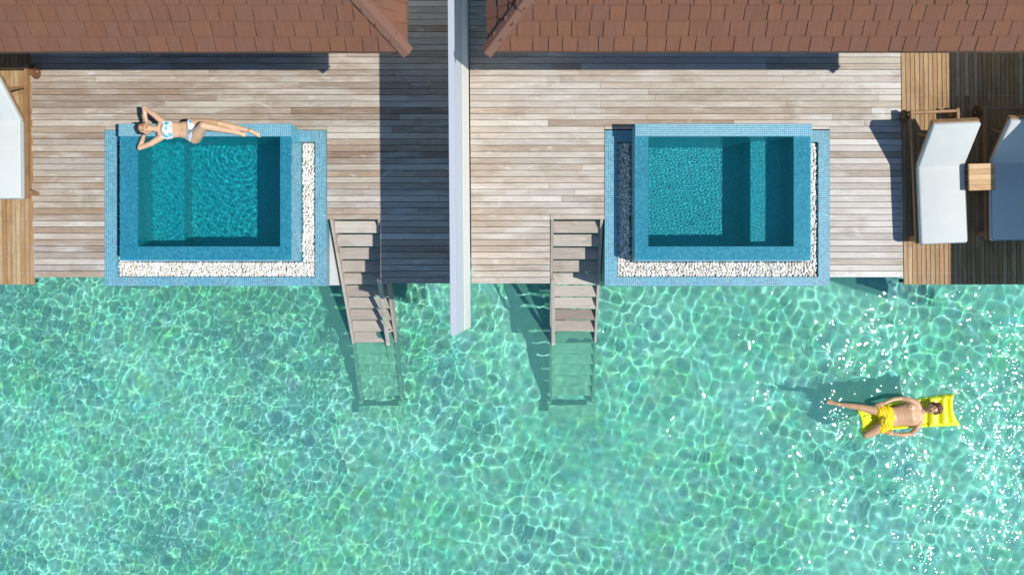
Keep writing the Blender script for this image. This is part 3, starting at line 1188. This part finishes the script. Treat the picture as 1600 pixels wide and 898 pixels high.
def skin_mat(name, col, shine):
    t = NT(name)
    at = t.n('VertexColor'); at.layer_name = 'tint'
    n = t.noise(t.pos(), 14, 4)
    base = t.mix(n, tuple(x * .9 for x in col), tuple(x * 1.08 for x in col))
    c = t.mix(1, base, at.outputs[0], 'MULTIPLY')
    t.b.inputs['Subsurface Weight'].default_value = .12
    t.b.inputs['Subsurface Radius'].default_value = (.012, .005, .003)
    return t.fin(c, shine, .5)


def paint(me, spots):
    """local skin tints: (point, radius, rgb)"""
    v = verts(me)
    col = np.ones((len(v), 4))
    for (p, r_, rgb) in spots:
        d = np.linalg.norm((v - np.array(p)) / np.array(r_ if isinstance(r_, (tuple, list)) else (r_,) * 3), axis=1)
        k = np.clip(1.4 - d, 0, 1)[:, None] if True else 0
        k = np.clip(k * 1.6, 0, 1)
        col[:, :3] = col[:, :3] * (1 - k) + col[:, :3] * np.array(rgb) * k
    a = me.color_attributes.new('tint', 'FLOAT_COLOR', 'POINT')
    a.data.foreach_set('color', col.ravel().astype(np.float32))


def garment(body, name, keep, off, mat, parent, fold=None):
    """a skin-tight cloth layer: the kept body faces pushed outwards, with a turned edge"""
    bm = bmesh.new(); bm.from_mesh(body)
    bm.normal_update()
    dead = [f for f in bm.faces if not keep(f.calc_center_median())]
    bmesh.ops.delete(bm, geom=dead, context='FACES')
    for v in bm.verts: v.normal_update()
    for _ in range(5):                              # even out the cut edge
        be = [v for v in bm.verts if v.is_boundary]
        mv = {}
        for v in be:
            nb = [e.other_vert(v).co for e in v.link_edges if e.is_boundary]
            if len(nb) == 2: mv[v] = v.co * .5 + (nb[0] + nb[1]) * .25
        for v, c in mv.items(): v.co = c
    nrm = {v: v.normal.copy() for v in bm.verts}
    for v in bm.verts:
        o_ = off + (fold(v.co) if fold else 0)
        v.co += nrm[v] * o_
    r_ = bmesh.ops.extrude_edge_only(bm, edges=[e for e in bm.edges if e.is_boundary])
    for v in [g for g in r_['geom'] if isinstance(g, bmesh.types.BMVert)]:
        src = min((e.other_vert(v) for e in v.link_edges), key=lambda w: 0 if w in nrm else 1)
        v.co -= nrm.get(src, Vector((0, 0, 1))) * (off + .003)
    return obj(name, bm, mat, parent, True)


def to_local(loc):
    L = Vector(loc)
    return lambda p: Vector(p) - L


def in_poly(x, y, poly):
    c = False
    for i in range(len(poly)):
        (x1, y1), (x2, y2) = poly[i], poly[i - 1]
        if (y1 > y) != (y2 > y) and x < (x2 - x1) * (y - y1) / (y2 - y1) + x1: c = not c
    return c


def hair_shell(q, size, mat, parent, loc, lumps, seed, name='hair'):
    b = bmesh.new()
    M = None
    for (x, y, z, r_) in lumps:
        ell(b, Vector(q(x, y, z)), (r_ * size,) * 3)
    me = remesh(b, name, .004, 3)
    v = verts(me)
    me2 = me
    for i, vv in enumerate(me2.vertices):
        p = vv.co
        n = mnoise.noise(p * 95 + Vector((seed, 0, 0))) * .0045 + mnoise.noise(Vector((p.x * 40, p.y * 190, p.z * 40 + seed))) * .0035
        vv.co = p + vv.normal * n
    me2.update()
    return obj(name, me2, mat, parent, True)


M_hair_d = plain('dark_brown_hair', (.030, .017, .012), .45, .4, 120)
M_hair_r = plain('reddish_brown_hair', (.12, .042, .02), .45, .45, 120)
M_eye = plain('eye', (.03, .02, .015), .2)

# ---- the woman lying on the pool rim
W0 = P(300, 205, .465)


def WZ(zx, zy, z):
    return P(190 + zx / 6.667, 150 + zy / 6.667, z) - W0


wom = thing('person', 'woman in a white and blue bikini lying on the pool rim, arms behind her head', 'person', W0)
b = bmesh.new()
# torso
ell(b, WZ(475, 352, .555), (.095, .135, .085))
chain(b, [WZ(440, 290, .555), WZ(440, 400, .555)], [.062, .062])
for dy in (-1, -.75, -.5, -.25, 0, .25, .5, .75, 1):
    chain(b, [WZ(470, 352 + dy * 48, .552), WZ(540, 352 + dy * 38, .545), WZ(610, 353 + dy * 33, .540), WZ(680, 358 + dy * 44, .540), WZ(730, 366 + dy * 52, .540)], [.070, .066, .062, .068, .074])
ell(b, WZ(735, 368, .540), (.085, .145, .084))
for zy in (315, 395): ell(b, WZ(482, zy, .600), (.052, .052, .046))
ell(b, WZ(785, 425, .55), (.075, .072, .085)); ell(b, WZ(780, 300, .55), (.08, .065, .080))
# collar, neck
capsule(b, WZ(432, 352, .560), WZ(345, 343, .585), .050, .045)
chain(b, [WZ(420, 275, .575), WZ(385, 345, .580), WZ(412, 425, .575)], [.040, .036, .040])
# arms folded behind the head
chain(b, [WZ(425, 268, .570), WZ(330, 190, .60), WZ(238, 122, .60)], [.047, .039, .032])
chain(b, [WZ(238, 122, .60), WZ(243, 200, .585), WZ(262, 282, .545)], [.033, .031, .022])
chain(b, [WZ(415, 430, .570), WZ(300, 500, .60), WZ(188, 543, .60)], [.047, .039, .032])
chain(b, [WZ(188, 543, .60), WZ(212, 480, .585), WZ(238, 400, .545)], [.033, .031, .022])
hand(b, WZ(262, 285, .535), (.15, -1, -.12), (-.1, .1, -1), 1, .3, .9)
hand(b, WZ(238, 398, .535), (.15, 1, -.12), (-.1, -.1, -1), -1, .3, .9)
# straight leg
chain(b, [WZ(745, 300, .545), WZ(880, 288, .56), WZ(1005, 292, .575)], [.092, .073, .056])
chain(b, [WZ(1005, 292, .575), WZ(1100, 310, .55), WZ(1220, 335, .525), WZ(1335, 362, .50)], [.054, .053, .040, .029])
ell(b, WZ(1008, 289, .605), (.038, .035, .030))
foot(b, WZ(1342, 364, .515), (.75, -.28, -.15), (.15, -.2, -1), .92)
# bent leg
kn = P(317.5, 196.5, .80) - W0
chain(b, [WZ(760, 425, .56), WZ(800, 385, .66), kn], [.100, .082, .060])
an = P(367, 206.5, .525) - W0
chain(b, [kn, kn.lerp(an, .35) + Vector((0, 0, .012)), an], [.056, .053, .031])
ell(b, kn + Vector((0, 0, .012)), (.052, .046, .050))
foot(b, an + Vector((0, 0, -.002)), (.92, -.12, -.18), (-.1, -.1, -1), .92)
wu, wf = Vector((-1, .04, .04)), Vector((.12, -.04, 1))
wc = WZ(248, 338, .600)
q = head(b, wc, wu, wf, .97)
wme = remesh(b, 'person', .0052, 9)
lip = (.62, .30, .30)
ln = lambda p, k=1: Vector(p)
paint(wme, [(q(0, -.060, .090), .017, (.72, .38, .38)), (q(-.031, .004, .078), (.011, .011, .02), (.42, .33, .30)), (q(.031, .004, .078), (.011, .011, .02), (.42, .33, .30)),
            (q(-.032, .026, .080), (.010, .016, .02), (.50, .38, .32)), (q(.032, .026, .080), (.010, .016, .02), (.50, .38, .32)),
            (q(-.04, -.025, .07), .022, (1.02, .82, .8)), (q(.04, -.025, .07), .022, (1.02, .82, .8)),
            (WZ(632, 352, .61), (.009, .009, .05), (.55, .45, .4))])
M_skin_w = skin_mat('tanned_skin', (.64, .41, .25), .42)
wb = obj('body', wme, M_skin_w, wom, True)


def zc(p, z=None):                                 # back to the enlarged view, for cutting the bikini
    w = Vector(p) + W0
    s = CAM_H / (CAM_H - w.z)
    return ((w.x * PX * s + 845 - 190) * 6.667, (455 - w.y * PX * s - 150) * 6.667, w.z)


TOPP = [(424, 268), (450, 262), (525, 262), (524, 352), (534, 455), (480, 458), (425, 430), (432, 395), (420, 350), (432, 312)]
BOTP = [(678, 225), (706, 232), (740, 285), (775, 335), (758, 362), (735, 395), (705, 490), (655, 490), (690, 400), (696, 350), (690, 300)]


def keep_top(c):
    x, y, z = zc(c)
    return in_poly(x, y, TOPP) and z > .49


def keep_bot(c):
    x, y, z = zc(c)
    return in_poly(x, y, BOTP) and z < .70


def bikini_mat():
    t = NT('blue_white_print')
    v = t.n('TexVoronoi'); v.inputs['Scale'].default_value = 13; t.l(t.pos(), v.inputs['Vector'])
    n = t.noise(t.pos(), 12, 3, .6, 1.2)
    f = t.math('ADD', t.math('MULTIPLY', v.outputs['Distance'], .7), t.math('MULTIPLY', n, .7))
    c = t.ramp(f, [(.54, (.14, .46, .62)), (.60, (.36, .64, .74)), (.68, (.76, .82, .84)), (1, (.84, .86, .87))])
    return t.fin(c, .8, .2)


M_bik = bikini_mat()
garment(wme, 'bikini_top', keep_top, .0045, M_bik, wom)
garment(wme, 'bikini_bottom', keep_bot, .0045, M_bik, wom)
hair_shell(q, .97, M_hair_d, wom, W0, [(0, .06, -.035, .080), (0, .078, .005, .062), (.03, .07, -.01, .064), (-.03, .07, -.01, .064), (.045, .03, -.04, .050), (-.045, .03, -.04, .050),
                                   (0, .02, -.06, .068), (.035, .085, .018, .036), (-.035, .085, .018, .036), (0, .092, .020, .038), (.058, .045, .0, .034), (-.058, .045, .0, .034), (0, .115, -.06, .045)], 3)

# ---- the man on the mattress
N0 = PZ(800, 390, -1.33)


def MZ(zx, zy, z): return PZ(zx, zy, z) - N0


man = thing('person', 'man in yellow swim shorts lying on the yellow inflatable mattress', 'person', N0)
b = bmesh.new()
for dy in (-1, -.75, -.5, -.25, 0, .25, .5, .75, 1):                      # trunk : side-by-side tapered chains, broad chest to narrow waist
    def tp(zx, zy, half, z): return MZ(zx + dy * half * .12, zy + dy * half, z - .02 * dy * dy)
    chain(b, [tp(985, 366, 66, -1.232), tp(930, 374, 66, -1.225), tp(860, 388, 52, -1.240), tp(790, 400, 48, -1.250), tp(710, 412, 52, -1.250)], [.066, .088, .078, .070, .078])
for a_, b_ in ((940, 325), (952, 420)): ell(b, MZ(a_, b_, -1.175), (.080, .074, .030))
chain(b, [MZ(985, 292, -1.235), MZ(1025, 360, -1.225), MZ(1014, 438, -1.235)], [.055, .048, .055])
capsule(b, MZ(1010, 360, -1.225), MZ(1078, 344, -1.200), .052, .048)
# arm up in the picture
chain(b, [MZ(985, 280, -1.235), MZ(915, 250, -1.235), MZ(842, 240, -1.255)], [.053, .045, .036])
chain(b, [MZ(842, 240, -1.255), MZ(770, 250, -1.235), MZ(690, 285, -1.20)], [.037, .037, .025])
hand(b, MZ(692, 284, -1.195), (-.9, -.35, -.15), (0, .15, 1), -1, .45, 1.05)
# arm low in the picture
chain(b, [MZ(1012, 448, -1.240), MZ(980, 510, -1.250), MZ(935, 556, -1.285)], [.053, .045, .037])
chain(b, [MZ(935, 556, -1.285), MZ(860, 566, -1.285), MZ(782, 558, -1.285)], [.038, .038, .025])
hand(b, MZ(784, 558, -1.285), (-1, .18, .0), (0, .1, 1), 1, .5, 1.05)
# leg stretched to the left
chain(b, [MZ(700, 355, -1.275), MZ(590, 345, -1.275), MZ(470, 318, -1.285)], [.090, .072, .053])
chain(b, [MZ(470, 318, -1.285), MZ(400, 308, -1.305), MZ(290, 293, -1.345)], [.050, .049, .031])
foot(b, MZ(284, 292, -1.345), (-.8, .22, .10), (-.35, .0, -.9), 1.02)
# bent leg hanging into the water
kn = MZ(532, 566, -1.33)
chain(b, [MZ(700, 468, -1.285), MZ(620, 520, -1.30), kn], [.100, .082, .060])
chain(b, [kn, MZ(560, 560, -1.50), MZ(600, 530, -1.70)], [.058, .055, .034])
foot(b, MZ(603, 526, -1.72), (.1, -.1, -1), (1, .0, -.2), 1.0)
mu, mf = Vector((.93, .12, .18)), Vector((-.18, -.05, 1))
mf = Vector((-.15, -.22, 1))
q2 = head(b, MZ(1124, 334, -1.165), mu, mf, 1.0)
mme = remesh(b, 'person', .0056, 16)
paint(mme, [(q2(0, -.060, .090), .016, (.70, .40, .38)), (q2(-.031, .004, .078), (.012, .012, .02), (.30, .24, .22)), (q2(.031, .004, .078), (.012, .012, .02), (.30, .24, .22)),
            (q2(-.032, .026, .080), (.010, .018, .02), (.32, .22, .18)), (q2(.032, .026, .080), (.010, .018, .02), (.32, .22, .18)),
            (MZ(935, 316, -1.15), (.011, .011, .04), (.55, .36, .32)), (MZ(958, 432, -1.15), (.011, .011, .04), (.55, .36, .32)),
            (MZ(808, 402, -1.19), (.009, .009, .05), (.5, .4, .36)),
            (q2(0, -.075, .07), .030, (.88, .78, .74))])
M_skin_m = skin_mat('wet_tanned_skin', (.60, .345, .18), .40)
obj('body', mme, M_skin_m, man, True)
# swim shorts : a looser shape of their own, with folds
b = bmesh.new()
ell(b, MZ(745, 406, -1.265), (.085, .165, .096), Matrix.Rotation(R(-8), 3, 'Z'))
ell(b, MZ(705, 412, -1.262), (.11, .175, .100), Matrix.Rotation(R(-8), 3, 'Z'))
chain(b, [MZ(715, 358, -1.272), MZ(655, 352, -1.272)], [.106, .104])
chain(b, [MZ(715, 465, -1.280), MZ(668, 500, -1.290)], [.108, .098])
sme = remesh(b, 'swim_shorts', .0055, 5)
for v in sme.vertices:
    p = v.co
    w = p.y * 26 + p.x * 10
    v.co = p + v.normal * (.0075 * math.sin(p.x * 105 + 2.2 * math.sin(w)) * (.4 + .6 * abs(mnoise.noise(p * 9))) + .006 * mnoise.noise(p * 30))
sme.update()
M_short = plain('yellow_shorts_cloth', (.86, .58, .012), .6, .08, 30, .3)
sh = obj('swim_shorts', sme, M_short, man, True)
b = bmesh.new()
top = MZ(650, 425, -1.155)
for dx, dy, k in ((.0, .0, 1), (.012, -.012, -1)):
    tube(b, [top + Vector((.10 + dx, .03 + dy, -.002)), top + Vector((.05, .012 + .012 * k, .004)), top + Vector((0, -.005 + dy, .0)), top + Vector((-.04, -.03 + .01 * k, -.008))], .0038, 6)
obj('drawstring', b, plain('dark_cord', (.05, .04, .02), .7), sh, True)
hair_shell(q2, 1.02, M_hair_r, man, N0, [(0, .06, -.035, .080), (.02, .08, .005, .064), (-.02, .08, .0, .066), (.03, .07, -.01, .066), (-.03, .07, -.01, .064), (.052, .03, -.035, .050), (-.052, .03, -.035, .050),
                                     (0, .02, -.06, .070), (.030, .085, .036, .040), (-.035, .085, .026, .038), (0, .092, .036, .040), (.058, .045, .01, .036), (-.058, .045, .0, .034), (.05, .1, -.01, .048), (-.045, .11, -.02, .046), (.075, .05, -.02, .04), (.0, .125, .0, .04), (.02, .10, .03, .04)], 7)
